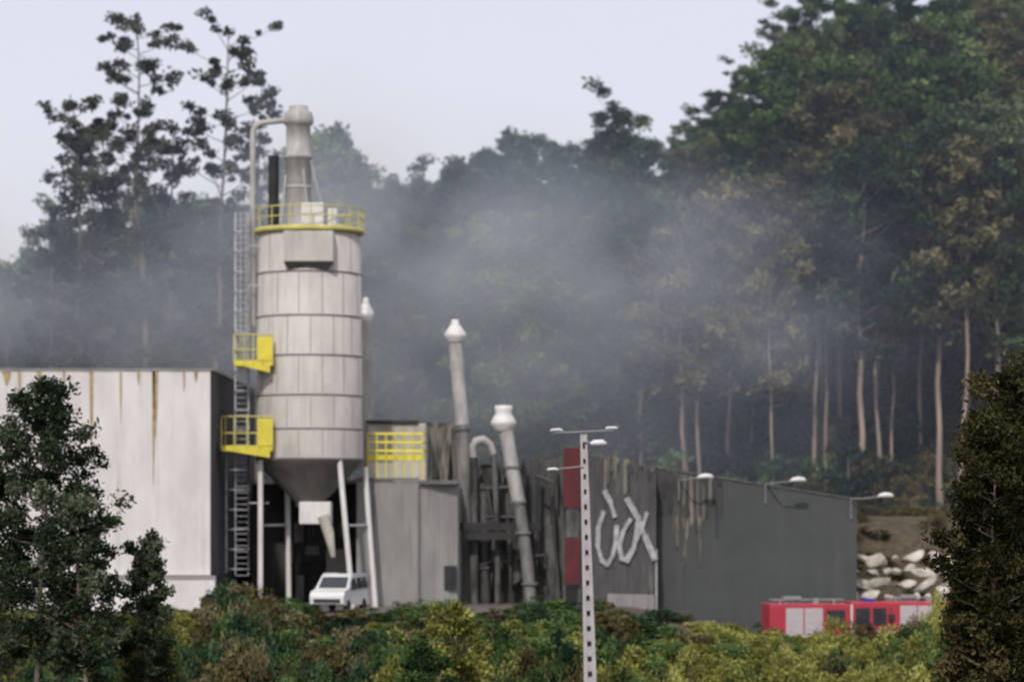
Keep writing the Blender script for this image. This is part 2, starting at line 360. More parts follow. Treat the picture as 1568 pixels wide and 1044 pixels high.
# ------------------------------------------------------------ burnt factory hall
e=empty('burnt_factory_hall'); d=152
b=B(); b.corr((X(700,d),d),(X(868,d),d),-.5,Z(722,d),Z(700,d),.4,.05,.12); b.obj('charred_rear_wall','burnt_dark',e)
b=B(); ragged(b,600,700,155.5,lambda p:Z(642+ (p-588)*.15,155.5),lambda p:Z(740,155.5),.4,.9,.05)
ragged(b,588,690,156.5,lambda p:Z(646,156.5),lambda p:Z(745,156.5),.5,1.,.0); b.obj('buckled_roof_sheets','ragged',e)
b=B(); ragged(b,700,870,151.2,lambda p:Z(715-(p-700)*.1,151),lambda p:Z(800+30*math.sin(p*.05),151),.6,1.4,.3)
ragged(b,715,868,150.9,lambda p:Z(800+15*math.sin(p*.08),151),lambda p:Z(940,151),.8,1.6,.3); b.obj('hanging_sheets','burnt_mid',e)
b=B()
for i in range(9):
    px=random.uniform(705,860); w=random.uniform(.05,.10)
    x=X(px,150.5); zt_=Z(random.uniform(700,760),150); b.tube([(x,150.5,0 if random.random()<.6 else zt_-3),(x+random.uniform(-.5,.5),150.5+random.uniform(-.5,.5),zt_)],w,6)
for i in range(8):
    px=random.uniform(705,830); z=Z(random.uniform(720,900),150)
    b.tube([(X(px,150.3),150.3,z),(X(px+random.uniform(20,50),150.3),150.3,z+random.uniform(-.5,.5))],.08,6)
b.obj('twisted_frame','burnt_dark',e)
b=B(); b.box(X(700,149),X(828,149),149,149.3,Z(812,149),Z(800,149)); b.box(X(715,149),X(800,149),148.9,149.2,Z(826,149),Z(814,149)); b.obj('cross_beam','black',e)
d=147; xa,xb=X(866,d),X(1005,d)
b=B(); b.corr((xa,d),(xb,d),-2,Z(690,d),Z(716,d),.35,.03,.04); b.obj('front_facade','burnt',e)
b=B(); b.prism([(xa+.05,-2),(xb-.02,-2),(xb-.02,Z(718,d)),(xa+.05,Z(693,d))],d+.08,d+18); b.obj('core','burnt_dark',e)
b=B(); b.corr((X(930,d),d-.12),(xb-.1,d-.12),-1.8,Z(908,d),Z(910,d),.35,.04); b.obj('lower_panels','silver',e)
b=B(); b.box(xb-.04,xb+.04,d-.1,d+.1,-2,Z(840,d)); b.obj('corner_post','letters',e)
def stroke(b,pts,w,yy,d):
    P=[Vector((X(p[0],d),0,Z(p[1],d))) for p in pts]
    for i in range(len(P)-1):
        t=(P[i+1]-P[i]).normalized(); n=Vector((-t.z,0,t.x))*w*random.uniform(.8,1.2); q=t*w*.5; y=yy-.002*i
        b.add([(P[i]+n-q)+Vector((0,y,0)),(P[i]-n-q)+Vector((0,y,0)),(P[i+1]-n+q)+Vector((0,y,0)),(P[i+1]+n+q)+Vector((0,y,0))],[(0,1,2,3)])
b=B()
stroke(b,[(924,783),(916,808),(915,835),(921,857),(930,864),(938,850),(943,828),(944,805)],.11,d-.16,d)
stroke(b,[(926,752),(934,768),(941,790)],.12,d-.18,d)
stroke(b,[(965,795),(954,812),(948,836),(952,855),(961,858),(970,840),(976,805),(978,790)],.12,d-.2,d)
stroke(b,[(956,858),(970,838),(984,805),(990,785)],.09,d-.22,d)
stroke(b,[(960,764),(975,790),(988,822),(1002,855)],.14,d-.24,d)
b.obj('painted_lettering','letters',e)
b=B(); ragged(b,925,1003,d-.10,lambda p:Z(690+(p-866)*.19,d)+.02,lambda p:Z(745,d),.10,.28,.35,.03,.7); b.obj('peeling_cladding','ragged',e)
b=B(); ragged(b,930,1003,d-.135,lambda p:Z(692+(p-866)*.19,d),lambda p:Z(735,d),.08,.2,.6,.01,.7); b.obj('soot_streaks','soot',e)

# ------------------------------------------------------------ dark warehouse
e=empty('dark_warehouse'); d=149; xa,xb=X(1007,d),X(1312,d)
b=B(); b.corr((xa,d),(xb,d),-2.6,Z(716,d),Z(765,d),1.0,.01); b.corr((xb,d),(xb,d+17),-2.6,Z(765,d),Z(765,d),.5,.03); b.obj('cladding','darkwall',e)
b=B(); b.prism([(xa,-2.6),(xb-.05,-2.6),(xb-.05,Z(767,d)),(xa,Z(718,d))],d+.06,d+17); b.obj('core','darkwall',e)
b=B(); b.add([(xa,d-.1,Z(716,d)),(xb+.1,d-.1,Z(765,d)),(xb+.1,d-.1,Z(764,d)),(xa,d-.1,Z(715,d)),(xa,d+17,Z(716,d)),(xb+.1,d+17,Z(765,d)),(xb+.1,d+17,Z(764,d)),(xa,d+17,Z(715,d))],[(0,1,2,3),(3,2,6,7),(1,5,6,2),(0,4,5,1)]); b.obj('roof_trim','lampgrey',e)
b=B(); ragged(b,1008,1085,d-.05,lambda p:Z(718+(p-1007)*.16,d)-.05,lambda p:Z(792+22*math.sin(p*.09),d),.12,.3,.3,.015,.8)
ragged(b,1032,1072,d-.085,lambda p:Z(790,d),lambda p:Z(850,d),.12,.28,.35,.01,.5); b.obj('peeling_cladding','ragged',e)
b=B(); ragged(b,1010,1110,d-.115,lambda p:Z(718+(p-1007)*.16,d)-.08,lambda p:Z(775,d),.08,.22,.55,.008,.8); b.obj('soot_streaks','soot',e)

for px,py,pa in ((1080,730,1042),(1222,735,1176),(1356,759,1308)):
    d=147.5; e=empty('roof_flood_lamp',(X(px,d),d,Z(py,d)))
    L=(px-pa)/29.5
    b=B(); b.tube([(-L,1.4,-.17),(-L*.6,.1,-.12),(-.2,0,-.02)],.04,8); b.tube([(-L,1.4,-1.2),(-L,1.4,-.17)],.04,8); b.obj('arm','lampgrey',e)
    b=B(); b.tube([(-.40,0,-.03),(-.28,0,.02),(0,-.02,.05),(.30,0,.03),(.40,0,-.02)],[.04,.10,.14,.11,.04],12); b.obj('lamp_head','lamp',e)

e=empty('red_sign_column'); d=145.8
b=B(); b.box(X(863,d),X(889,d),d,d+.25,Z(778,d),Z(685,d)); b.box(X(865,d),X(888,d),d,d+.25,Z(895,d),Z(822,d)); b.obj('red_panels','red_banner',e,.02)
b=B(); b.box(X(867,d),X(886,d),d+.04,d+.2,Z(822,d),Z(778,d)); b.box(X(862,d),X(866,d),d+.26,d+.4,-1,Z(683,d)); b.box(X(886,d),X(890,d),d+.26,d+.4,-1,Z(683,d)); b.obj('frame','burnt_mid',e)

# ------------------------------------------------------------ stacks
def cap(b,x,y,z,r,h):
    b.lathe(x,y,[(r*1.0,z),(r*1.35,z+h*.22),(r*1.42,z+h*.30),(r*1.35,z+h*.38),(r*.75,z+h*.70),(r*.5,z+h*.8),(r*.45,z+h),(.01,z+h*1.02)],24)
e=empty('exhaust_stack'); d=152
b=B(); b.tube([(X(565,d),d,0),(X(560,d),d,Z(492,d))],.3,16); b.obj('pipe','pipe',e)
b=B(); cap(b,X(560,d),d,Z(492,d),.32,1.25); b.obj('cowl','pipe_white',e)
e=empty('exhaust_stack'); d=151
b=B(); b.tube([(X(708,d),d,Z(655,d)),(X(697,d),d,Z(522,d))],.37,18); b.obj('pipe','pipe',e)
b=B(); b.tube([(X(716,d),d,0),(X(708,d),d,Z(655,d))],.40,18); b.obj('lower_pipe','pipe_dark',e)
b=B(); cap(b,X(697,d),d,Z(524,d),.42,1.2); b.obj('cowl','pipe_white',e)
b=B(); b.tube([(X(709,d),d,Z(658,d)),(X(708,d),d,Z(650,d))],.5,18); b.obj('flange','pipe_dark',e)
e=empty('leaning_exhaust_stack'); d=148.3
b=B(); b.tube([(X(773,d),d,Z(650,d)),(X(784,d),d,Z(715,d)),(X(795,d),d,Z(772,d))],.37,18); b.obj('pipe','pipe',e)
b=B(); b.tube([(X(795,d),d,Z(770,d)),(X(806,d),d,Z(850,d)),(X(815,d),d,-.3)],.32,18); b.obj('lower_pipe','pipe_dark',e)
b=B(); 
for px,py in ((784,715),(794,768),(801,815),(812,893)): b.tube([(X(px,d),d,Z(py,d)-.06),(X(px,d),d,Z(py,d)+.06)],.45,18)
b.obj('flanges','pipe_dark',e)
b=B(); b.lathe(X(771,d),d,[(.40,Z(660,d)),(.66,Z(650,d)),(.68,Z(646,d)),(.55,Z(640,d)),(.42,Z(632,d)),(.46,Z(628,d)),(.46,Z(621,d)),(.01,Z(620,d))],24); b.obj('cowl','pipe_white',e)
e=empty('duct_elbow'); d=150
b=B(); pts=[(X(725,d),d,Z(700,d)),(X(724,d),d,Z(684,d)),(X(729,d),d,Z(675,d)),(X(740,d),d,Z(673,d)),(X(750,d),d,Z(680,d)),(X(756,d),d,Z(695,d))]
b.tube(pts,[.16,.2,.24,.24,.2,.16],14); b.obj('elbow','pipe',e)
b=B(); b.tube([(X(727,d),d,0),pts[0]],.22,14); b.tube([pts[-1],(X(762,d),d,Z(820,d)),(X(762,d),d,0)],.16,14); b.tube([(X(742,d),d+.6,0),(X(742,d),d+.6,Z(740,d))],.3,14); b.obj('risers','burnt_mid',e)

# ------------------------------------------------------------ concrete lighting pole
e=empty('concrete_lighting_pole'); d=105
zt_=Z(664,d); zb_=-4.3; xt,xbm=X(893.5,d),X(907,d)
def px_at(z,s):
    t=(zt_-z)/(zt_-zb_); c=xt+(xbm-xt)*t; w=.12+.15*t; return c+s*w
b=B()
for s in (-1,1):
    a0,a1=px_at(zt_,s),px_at(zb_,s); i0,i1=px_at(zt_,s*.36),px_at(zb_,s*.36)
    vs=[(a0,d-.15,zt_),(i0,d-.15,zt_),(i1,d-.2,zb_),(a1,d-.2,zb_),(a0,d+.15,zt_),(i0,d+.15,zt_),(i1,d+.2,zb_),(a1,d+.2,zb_)]
    b.add(vs,[(0,1,2,3),(4,7,6,5),(0,3,7,4),(1,5,6,2),(0,4,5,1)])
z=zt_
while z>zb_:
    b.add([(px_at(z,-.37),d-.13,z),(px_at(z,.37),d-.13,z),(px_at(z-.36,.37),d-.13,z-.36),(px_at(z-.36,-.37),d-.13,z-.36)],[(0,1,2,3)]); z-=.56
b.obj('stiles_and_rungs','concrete',e)
b=B(); b.add([(px_at(zt_,-.37),d+.05,zt_),(px_at(zt_,.37),d+.05,zt_),(px_at(zb_,.37),d+.05,zb_),(px_at(zb_,-.37),d+.05,zb_)],[(0,1,2,3)]); b.obj('hole_shade','hole',e)  # dark sheet behind the rungs, painting the shade in the holes
b=B(); b.tube([(X(848,d),d-.2,zt_+.02),(X(940,d),d-.2,zt_+.12)],.03,8); b.tube([(X(892,d),d-.2,zt_-.3),(X(912,d),d-.2,zt_-.35)],.03,8); b.tube([(X(850,d),d-.2,Z(718,d)),(X(893,d),d-.2,Z(714,d))],.025,8); b.obj('brackets','lampgrey',e)
b=B()
for px,py,r,L_ in ((852,659,.05,.22),(936,656,.05,.22),(916,679,.12,.3),(846,719,.05,.2)):
    x,z=X(px,d),Z(py,d); b.tube([(x-L_,d-.2,z),(x-.6*L_,d-.22,z+.02),(x+.5*L_,d-.22,z+.03),(x+L_,d-.2,z)],[.03,r*.9,r,.03],10)
b.obj('lamp_heads','lamp',e)

# ------------------------------------------------------------ van
e=empty('white_van',(X(520,138.5),138.5,.03),math.radians(-14),.95)
b=B()
prof=[(-2.1,.45),(-2.15,.85),(-2.0,1.05),(-1.25,1.2),(-.55,1.85),(-.2,1.95),(2.1,1.92),(2.2,1.6),(2.2,.4)]
n=len(prof)
def side(xo): return [(xo*(1-(.14 if z>1.3 else 0)),y,z) for y,z in prof]
b.add(side(-.9)+side(.9),[tuple(range(n)),tuple(range(2*n-1,n-1,-1))]+[(i,(i+1)%n,(i+1)%n+n,i+n) for i in range(n)])
b.obj('body','van',e,.04)
b=B(); b.add([(-.74,-1.235,1.28),(.74,-1.235,1.28),(.68,-.655,1.81),(-.68,-.655,1.81)],[(0,1,2,3)])
for s in (-1,1):
    for y0,y1 in ((-.8,.1),(.2,1.05),(1.15,1.95)): b.add([(s*.915,y0,1.2),(s*.915,y1,1.2),(s*.80,y1,1.76),(s*.80,y0+.15,1.76)],[(0,1,2,3)])
b.box(-.7,.7,-2.17,-2.14,.55,.72)
b.obj('windows','glass',e)
b=B()
for sx_ in (-.82,.82):
    for y in (-1.35,1.35): b.tube([(sx_-.1,y,.33),(sx_+.1,y,.33)],.33,20)
b.obj('wheels','tyre',e)
b=B(); b.box(-.85,-.55,-2.13,-2.05,.78,.95); b.box(.55,.85,-2.13,-2.05,.78,.95); b.obj('headlamps','lamp',e,.02)
b=B(); b.box(-1.1,-.9,-.85,-.7,1.15,1.35); b.box(.9,1.1,-.85,-.7,1.15,1.35); b.obj('mirrors','black',e,.02)

# ------------------------------------------------------------ fire engines (cab to +x)
def engine(x,y,z,rot,L=6.4,sc=1):
    e=empty('fire_engine',(x,y,z),rot,sc); W=1.2
    b=B(); b.prism([(L-2.1,.55),(L,.55),(L+.02,1.3),(L-.12,2.55),(L-.35,2.7),(L-2.1,2.7)],-W,W); b.obj('cab','red',e,.05)
    b=B(); b.box(0,L-2.2,-W,W,.9,2.6); b.obj('body','red',e,.04)
    b=B(); b.box(.1,L-.2,-W+.15,W-.15,.45,.88); b.obj('chassis','black',e)
    b=B()
    for x0,x1 in ((.85,1.75),(1.82,2.75)):
        for s in (-1,1): 
            y0,y1=(-W-.02,-W) if s<0 else (W,W+.02)
            b.box(x0,x1,y0,y1,1.0,2.4)
    b.obj('roller_shutters','shutter',e)
    b=B()
    for s in (-1,1):
        y0,y1=(-W-.015,-W+.0) if s<0 else (W,W+.015)
        b.box(L-1.95,L-1.2,y0,y1,1.55,2.4); b.box(L-1.05,L-.35,y0,y1,1.5,2.4); b.box(2.95,3.9,y0,y1,1.5,2.3)
    b.add([(L+.03,-W+.12,1.5),(L+.03,W-.12,1.5),(L-.07,W-.15,2.45),(L-.07,-W+.15,2.45)],[(0,1,2,3)])
    b.obj('windows','glass',e)
    b=B()
    for xw in (1.2,L-1.15):
        for s in (-1,1): b.tube([(xw,s*(W-.3),.5),(xw,s*(W+.01),.5)],.5,24)
    b.obj('wheels','tyre',e)
    b=B()
    for xw in (1.2,L-1.15):
        for s in (-1,1): b.tube([(xw,s*(W-.1),.5),(xw,s*(W+.03),.5)],.24,16)
    b.box(L-.05,L+.15,-W,W,.45,.75)
    for s in (-1,1):
        y0,y1=(-W-.012,-W) if s<0 else (W,W+.012)
        b.box(0,L-2.2,y0,y1,.93,.99); b.box(L-2.05,L-.1,y0,y1,1.15,1.25); b.box(L-2.2,L-2.1,y0,y1,.9,2.6)
    b.obj('bumper_hubs_stripes','van',e)
    b=B()
    for yy_ in (-.5,.1): b.box(.2,L-2.4,yy_-.04,yy_+.04,2.78,2.84)
    for k in range(9): b.box(.4+k*.4,.45+k*.4,-.45,.05,2.79,2.83)
    b.box(.6,.7,-.6,.6,2.6,2.77); b.box(L-3,L-2.9,-.6,.6,2.6,2.77); b.box(1.0,1.9,.2,.9,2.6,2.95); b.box(2.3,2.6,-.9,-.5,2.6,2.9)
    b.obj('roof_ladder','lampgrey',e)
    b=B(); b.box(L-1.3,L-.9,-.9,.9,2.7,2.86); b.obj('beacon_bar','blue',e,.03)
    b=B(); b.box(L-.25,L+.05,-W-.25,-W-.05,1.7,2.1); b.box(L-.25,L+.05,W+.05,W+.25,1.7,2.1); b.obj('mirrors','black',e,.03)
    return e
dd=136; zg=float(H(X(1270,dd),dd))
engine(X(1172,dd),dd,zg,math.radians(5),6.4,.93)
engine(X(1352,142),142,float(H(X(1400,142),142)),math.radians(-3),6.4,.9)

# ------------------------------------------------------------ boulder wall
b=B(); r_=random.Random(5)
import bmesh
bmi=bmesh.new(); bmesh.ops.create_icosphere(bmi,subdivisions=3,radius=1); icv=[v.co.copy() for v in bmi.verts]; icf=[[v.index for v in f.verts] for f in bmi.faces]; bmi.free()
for row in range(7):
    x=X(1310,150)+r_.uniform(-.5,.2); z=-1.6+row*.66
    while x<X(1500,150):
        s=r_.choice([r_.uniform(.22,.4),r_.uniform(.4,.62)]); f=Vector((r_.uniform(.9,1.5),r_.uniform(.8,1.1),r_.uniform(.6,.95)))*s
        planes=[(Vector((r_.gauss(0,1),r_.gauss(0,1),r_.gauss(0,1))).normalized(),r_.uniform(.4,.75)) for _ in range(10)]
        vs=[]; tz=r_.uniform(-.4,.4); zj=r_.uniform(-.15,.15)
        for c in icv:
            q=c.copy()
            for nrm,dd_ in planes:
                k_=q.dot(nrm)
                if k_>dd_: q-=nrm*(k_-dd_)
            q*=1.2
            vs.append((x+f.x*q.x+s*.6,150.6+row*.5+f.y*q.y,z+zj+f.z*q.z+tz*q.x*s))
        b.add(vs,icf); x+=s*2.35
b.obj('boulder_retaining_wall','rock')

# ------------------------------------------------------------ vegetation generator
def veg_mesh(name,wood,clumps,ls,mats,seed,aspect=.5):
    r=np.random.default_rng(seed)
    P=[];T=[]
    for (x,y,z,rr,fl,n,t) in clumps:
        u=r.normal(size=(n,3)); u/=np.linalg.norm(u,axis=1)[:,None]
        rad_=rr*r.random(n)**(1/2.0)*(1+.25*np.sin(u[:,0]*5+x)*np.sin(u[:,1]*4+y))
        q=u*rad_[:,None]; q[:,2]*=fl
        P.append(q+np.array([x,y,z])); T.append(np.clip(t+r.normal(0,.14,n),0,1))
    P=np.concatenate(P);T=np.concatenate(T); n=len(P)
    a=r.normal(size=(n,3)); a/=np.linalg.norm(a,axis=1)[:,None]
    c=r.normal(size=(n,3)); c-=a*(a*c).sum(1)[:,None]; c/=np.linalg.norm(c,axis=1)[:,None]
    s=(ls*(.6+.8*r.random(n)))[:,None]
    V=np.empty((n,4,3)); V[:,0]=P+a*s; V[:,1]=P+c*s*aspect; V[:,2]=P-a*s; V[:,3]=P-c*s*aspect
    nw=len(wood.v); verts=wood.v+[tuple(v) for v in V.reshape(-1,3).tolist()]
    faces=wood.f+(np.arange(n*4).reshape(n,4)+nw).tolist()
    me=bpy.data.meshes.new(name); me.from_pydata(verts,[],faces)
    me.materials.append(M[mats[0]]); me.materials.append(M[mats[1]])
    mi=np.zeros(len(faces),dtype=np.int32); mi[len(wood.f):]=1
    me.polygons.foreach_set('material_index',mi)
    at=me.attributes.new('tint','FLOAT','FACE'); tt=np.zeros(len(faces),dtype=np.float32); tt[len(wood.f):]=T
    at.data.foreach_set('value',tt); me.update()
    return me
def tree_mesh(name,Ht,cs,spread,nb,cr,lpc,ls,tr,mats,seed,shape='round',flat=.65,nseg=9,sub=2,wob=.006,crv=(.55,1.15)):
    r=random.Random(seed); w=B()
    tp=[]; ox=oy=0
    for i in range(nseg+1):
        t=i/nseg; tp.append(Vector((ox,oy,t*Ht*.96))); ox+=r.gauss(0,wob)*Ht; oy+=r.gauss(0,wob)*Ht
    w.tube(tp,[tr*(1-.88*i/nseg)*(1.25 if i==0 else 1) for i in range(nseg+1)],8)
    def at(t):
        k=min(int(t*nseg),nseg-1); return tp[k].lerp(tp[k+1],t*nseg-k)
    cl=[]
    for i in range(nb):
        u=(i+r.random())/nb; t=cs+(1-cs)*u*.97
        if shape=='cone': pr=(1-u)**.8*1.0+.12
        elif shape=='round': pr=.35+.75*math.sin(math.pi*min(1,u*.85+.12))
        else: pr=.4+.6*r.random()
        ln=spread*pr*r.uniform(.65,1.15); az=i*2.4+r.uniform(-.5,.5); up=r.uniform(.15,.6) if shape!='cone' else r.uniform(-.1,.2)
        p=at(t); dr=Vector((math.cos(az),math.sin(az),up))
        mid=p+dr*ln*.5; en=p+dr*ln+Vector((0,0,ln*.1))
        rb=tr*.3*(1-t*.6)
        w.tube([p,mid,en],[rb,rb*.65,rb*.2],5,False)
        tb=r.uniform(.1,.9)
        for k in range(sub):
            q=p.lerp(en,1-.45*k/max(1,sub-1)*r.uniform(.5,1.1)) if sub>1 else en
            c=q+Vector((r.gauss(0,.3),r.gauss(0,.3),r.gauss(0,.25)))*cr
            cl.append((c.x,c.y,c.z,cr*r.uniform(*crv),flat,int(lpc*r.uniform(.6,1.3)),min(1,max(0,tb+r.gauss(0,.1)))))
    c=tp[-1]; cl.append((c.x,c.y,c.z,cr*.7,1.0,lpc,.5))
    return veg_mesh(name,w,cl,ls,mats,seed)
def inst(me,name,x,y,z,sx,sz,rot,parent=None):
    o=bpy.data.objects.new(name,me); coll.objects.link(o); o.location=(x,y,z); o.scale=(sx,sx,sz); o.rotation_euler=(0,0,rot)
    if parent: o.parent=parent
    return o

ft=[]
ft.append(tree_mesh('eucalyptus_a',25,.45,3.2,36,1.15,130,.22,.22,('bark_pale','leaf_euc'),11))
ft.append(tree_mesh('eucalyptus_b',25,.50,2.8,32,1.1,130,.22,.18,('bark_pale','leaf_olive'),12))
ft.append(tree_mesh('eucalyptus_c',25,.40,3.6,38,1.15,120,.22,.24,('bark','leaf_euc'),13,'rand'))
ft.append(tree_mesh('pine_a',25,.35,3.6,46,1.1,120,.21,.25,('bark','leaf_dark'),14,'round'))
ft.append(tree_mesh('pine_b',25,.3,3.4,50,1.0,110,.21,.25,('bark','leaf_dark'),15,'cone'))
ft.append(tree_mesh('eucalyptus_d',25,.52,2.8,32,1.0,130,.22,.18,('bark_pale','leaf_olive'),16,'rand'))
ft.append(tree_mesh('oak_a',25,.25,4.6,54,1.3,130,.24,.3,('bark','leaf_green'),17))
sky=[(-300,400),(0,395),(40,425),(75,340),(110,330),(150,300),(300,260),(430,300),(480,240),(500,185),(530,215),(560,270),(600,272),(640,270),(660,272),(700,240),(740,232),(762,192),(790,235),(825,205),(860,225),(905,240),(940,155),(975,215),(1010,235),(1050,185),(1090,145),(1135,105),(1178,135),(1195,10),(1250,-40),(1400,-60),(1568,-80),(1900,-80)]
skx=[s[0] for s in sky]; sky_=[s[1] for s in sky]
fe=empty('distant_forest'); r=random.Random(21)
def put(px,top,d,k=None,wide=1.0):
    x=X(px,d); base=float(H(x,d))-.2; hh=Z(top,d)-base
    if hh<6: return
    if hh>31: hh=31*r.uniform(.92,1)
    if k is None: k=r.choice([0,1,2,3,4,5,6,0,3])
    s=hh/25; inst(ft[k],'forest_tree',x,d,base,min(1.15,max(.55,s))*wide*r.uniform(.85,1.15),s,r.uniform(0,6.28),fe)
for px in range(-60,1640,24):
    p=px+r.uniform(-8,8); s0=float(np.interp(p,skx,sky_))
    put(p,s0+r.uniform(8,75),r.uniform(248,272) if p>560 else r.uniform(225,250),r.choice([3,4,0,3,2,6]))
for p,t,k in ((500,182,4),(762,188,4),(822,198,3),(862,216,3),(700,236,0),(745,235,3),(940,150,2),(975,205,3),(1050,180,2),(1095,135,3),(1135,98,2),(1170,130,3),(1208,5,2),(1250,-30,3),(1300,-30,2),(1350,-20,2),(75,330,2),(600,262,2),(640,262,0)):
    put(p,t,r.uniform(236,246) if p<1000 else r.uniform(262,270),k,1.0)
for p,t,dd2 in ((-20,400,205),(8,395,212),(28,430,203),(50,400,215),(15,440,196),(-5,450,200),(65,380,205)):
    put(p,t,dd2,r.choice([3,6,2]),1.1)
for d_,off,sp in ((255,30,34),(236,50,36),(224,85,38),(212,120,40),(202,160,44)):
    p=-120
    while p<1700:
        s0=float(np.interp(p,skx,sky_)); q=p+r.uniform(-18,18)
        ks=[0,1,5,2,1,3,6,3] if p>1000 else [0,2,3,6,4]
        put(q,max(s0,-60)+off+r.uniform(0,110),d_+r.uniform(-5,5),r.choice(ks))
        p+=sp
for px,top,k_ in ((1050,330,1),(1082,300,5),(1112,260,1),(1185,330,1),(1245,240,5),(1268,230,1),(1322,200,0),(1352,250,5),(1365,350,1),(1440,150,0),(1466,200,5),(1530,180,0),(1590,180,1)):
    put(px,top,r.uniform(186,196),k_,.95)
for i in range(90):
    s=r.choice([-1,1]); x=s*r.uniform(48,110); y=r.uniform(195,290)
    inst(r.choice(ft),'forest_tree',x,y,float(H(x,y))-.2,r.uniform(.8,1.1),r.uniform(.7,1.05),r.uniform(0,6.28),fe)

def bush_mesh(name,R,ht,nc,cr,lpc,ls,mats,seed,flat=.8):
    rr=random.Random(seed); w=B(); cl=[]
    for i in range(nc):
        a=rr.uniform(0,6.28); q=R*math.sqrt(rr.random()); hz=ht*rr.uniform(.25,1)*(1-.5*(q/R)**2)
        c=(q*math.cos(a),q*math.sin(a),hz)
        w.tube([(0,0,0),(c[0]*.5,c[1]*.5,hz*.6),c],[.05,.035,.01],4,False)
        cl.append((*c,cr*rr.uniform(.5,1.2),flat,int(lpc*rr.uniform(.6,1.3)),rr.uniform(.15,.85)))
    return veg_mesh(name,w,cl,ls,mats,seed)
bt={}
for i,(m_) in enumerate(('leaf_green','leaf_dark','leaf_brown','leaf_yellow','leaf_olive')):
    bt[m_]=[bush_mesh('bush_%s_%d'%(m_,j),1.2,2.2,24,.5,95,.095,('bark',m_),100+i*5+j) for j in range(2)]
ue=empty('forest_understory')
for i in range(420):
    px=r.uniform(-80,1650); d_=r.uniform(184,218); x=X(px,d_)
    m_=r.choice(['leaf_green','leaf_green','leaf_dark','leaf_brown']); s=r.uniform(1.5,3.4)
    if px>1150: s*=.6
    if px>1270: m_=r.choice(['leaf_brown','leaf_brown','leaf_olive','leaf_dark'])
    inst(r.choice(bt[m_]),'shrub',x,d_,float(H(x,d_))-.2,s,s*r.uniform(.8,1.3),r.uniform(0,6.3),ue)
for i in range(110):
    x=r.uniform(18,32); y=r.uniform(155.5,182); s=r.uniform(.3,.8)
    inst(r.choice(bt[r.choice(['leaf_brown','leaf_brown','leaf_brown','leaf_olive'])]),'shrub',x,y,float(H(x,y))-.15,s,s*.5,r.uniform(0,6.3),ue)

def tall(px,top,d,seed,spread,nb,cs,cr=.6,lpc=60):
    x=X(px,d); b0=float(H(x,d)); hh=Z(top,d)-b0
    me=tree_mesh('tall_eucalyptus',hh,cs,spread,nb,cr,lpc,.16,.26,('bark','leaf_tall'),seed,'rand',.7,12,3,.004,(.35,1.3))
    inst(me,'eucalyptus_tree',x,d,b0,1,1,0)
tall(218,-12,176,31,3.0,60,.36,.55)
tall(330,15,178,32,3.7,56,.40,.55)
tall(140,130,174,33,2.2,54,.42,.65)
tall(175,170,179,38,2.6,50,.42,.65)
tall(258,170,180,36,2.4,40,.45,.6)
tall(392,95,181,34,1.6,22,.55,.5)
tall(90,318,176,35,2.0,40,.35,.75)

# ------------------------------------------------------------ foreground shrubs
se=empty('foreground_shrubs')
pf=[(-100,935),(0,935),(180,930),(300,935),(330,900),(400,890),(435,918),(480,928),(560,928),(600,925),(690,915),(760,930),(860,915),(930,928),(1000,935),(1150,950),(1180,956),(1380,956),(1440,915),(1700,915)]
pfx=[a[0] for a in pf]; pfy=[a[1] for a in pf]
for d_,kk in ((131,-2),(128,2),(125,10),(122,20),(119,32),(116,48),(113,66),(110,86)):
    x=X(-100,d_)
    while x<X(1680,d_):
        px=784+x*F/d_
        top=float(np.interp(px,pfx,pfy))+kk+r.uniform(-10,16)
        g0=float(H(x,d_)); hh=Z(top,d_)-g0
        if hh>.35:
            if 1010<px<1440: ch=['leaf_yellow','leaf_yellow','leaf_yellow','leaf_olive','leaf_green']
            elif 600<px<770: ch=['leaf_green','leaf_yellow','leaf_olive','leaf_green']
            elif 300<px<560: ch=['leaf_brown','leaf_olive','leaf_green','leaf_dark']
            else: ch=['leaf_dark','leaf_green','leaf_brown','leaf_green','leaf_yellow','leaf_green']
            yj=d_+r.uniform(-1.2,1.2); sx_=r.uniform(.55,1.05)
            inst(r.choice(bt[r.choice(ch)]),'shrub',x,yj,g0-.1,sx_,hh/2.2,r.uniform(0,6.3),se)
        x+=r.uniform(.7,1.25)

def fgbush(name,px,top,d,R,m_,seed,ls=.09):
    x=X(px,d); g0=float(H(x,d)); hh=Z(top,d)-g0
    me=bush_mesh(name+'_mesh',R,hh,int(70*R),.42,130,ls,('bark',m_),seed,.9)
    inst(me,name,x,d,g0,1,1,0)
fgbush('yellow_green_bush',235,905,98,1.2,'leaf_yellow',61)
fgbush('yellow_green_bush',690,915,104,1.6,'leaf_yellow',62)
fgbush('yellow_green_bush',650,975,100,1.2,'leaf_green',63)

def fgtree(name,px,top,d,cs,spread,nb,cr,lpc,ls,leaf,seed,shape='round',tr=.13,flat=.8):
    x=X(px,d); g0=float(H(x,d)); hh=Z(top,d)-g0
    me=tree_mesh(name+'_mesh',hh,cs,spread,nb,cr,lpc,ls,tr,('bark',leaf),seed,shape,flat,9,3,.008)
    inst(me,name,x,d,g0-.1,1,1,0)
fgtree('broadleaf_tree',42,560,94,.30,1.9,70,.5,115,.085,'leaf_fg',71)
fgtree('broadleaf_tree',128,740,93,.35,1.25,42,.42,115,.085,'leaf_fg',72)
fgtree('broadleaf_tree',-40,620,96,.25,2.0,60,.55,120,.09,'leaf_fg',73)
fgtree('small_conifer',222,800,97,.25,1.15,50,.33,110,.075,'leaf_fg',74,'cone')
fgtree('broadleaf_tree',1575,540,82,.15,1.8,90,.55,140,.085,'leaf_fgb',75)
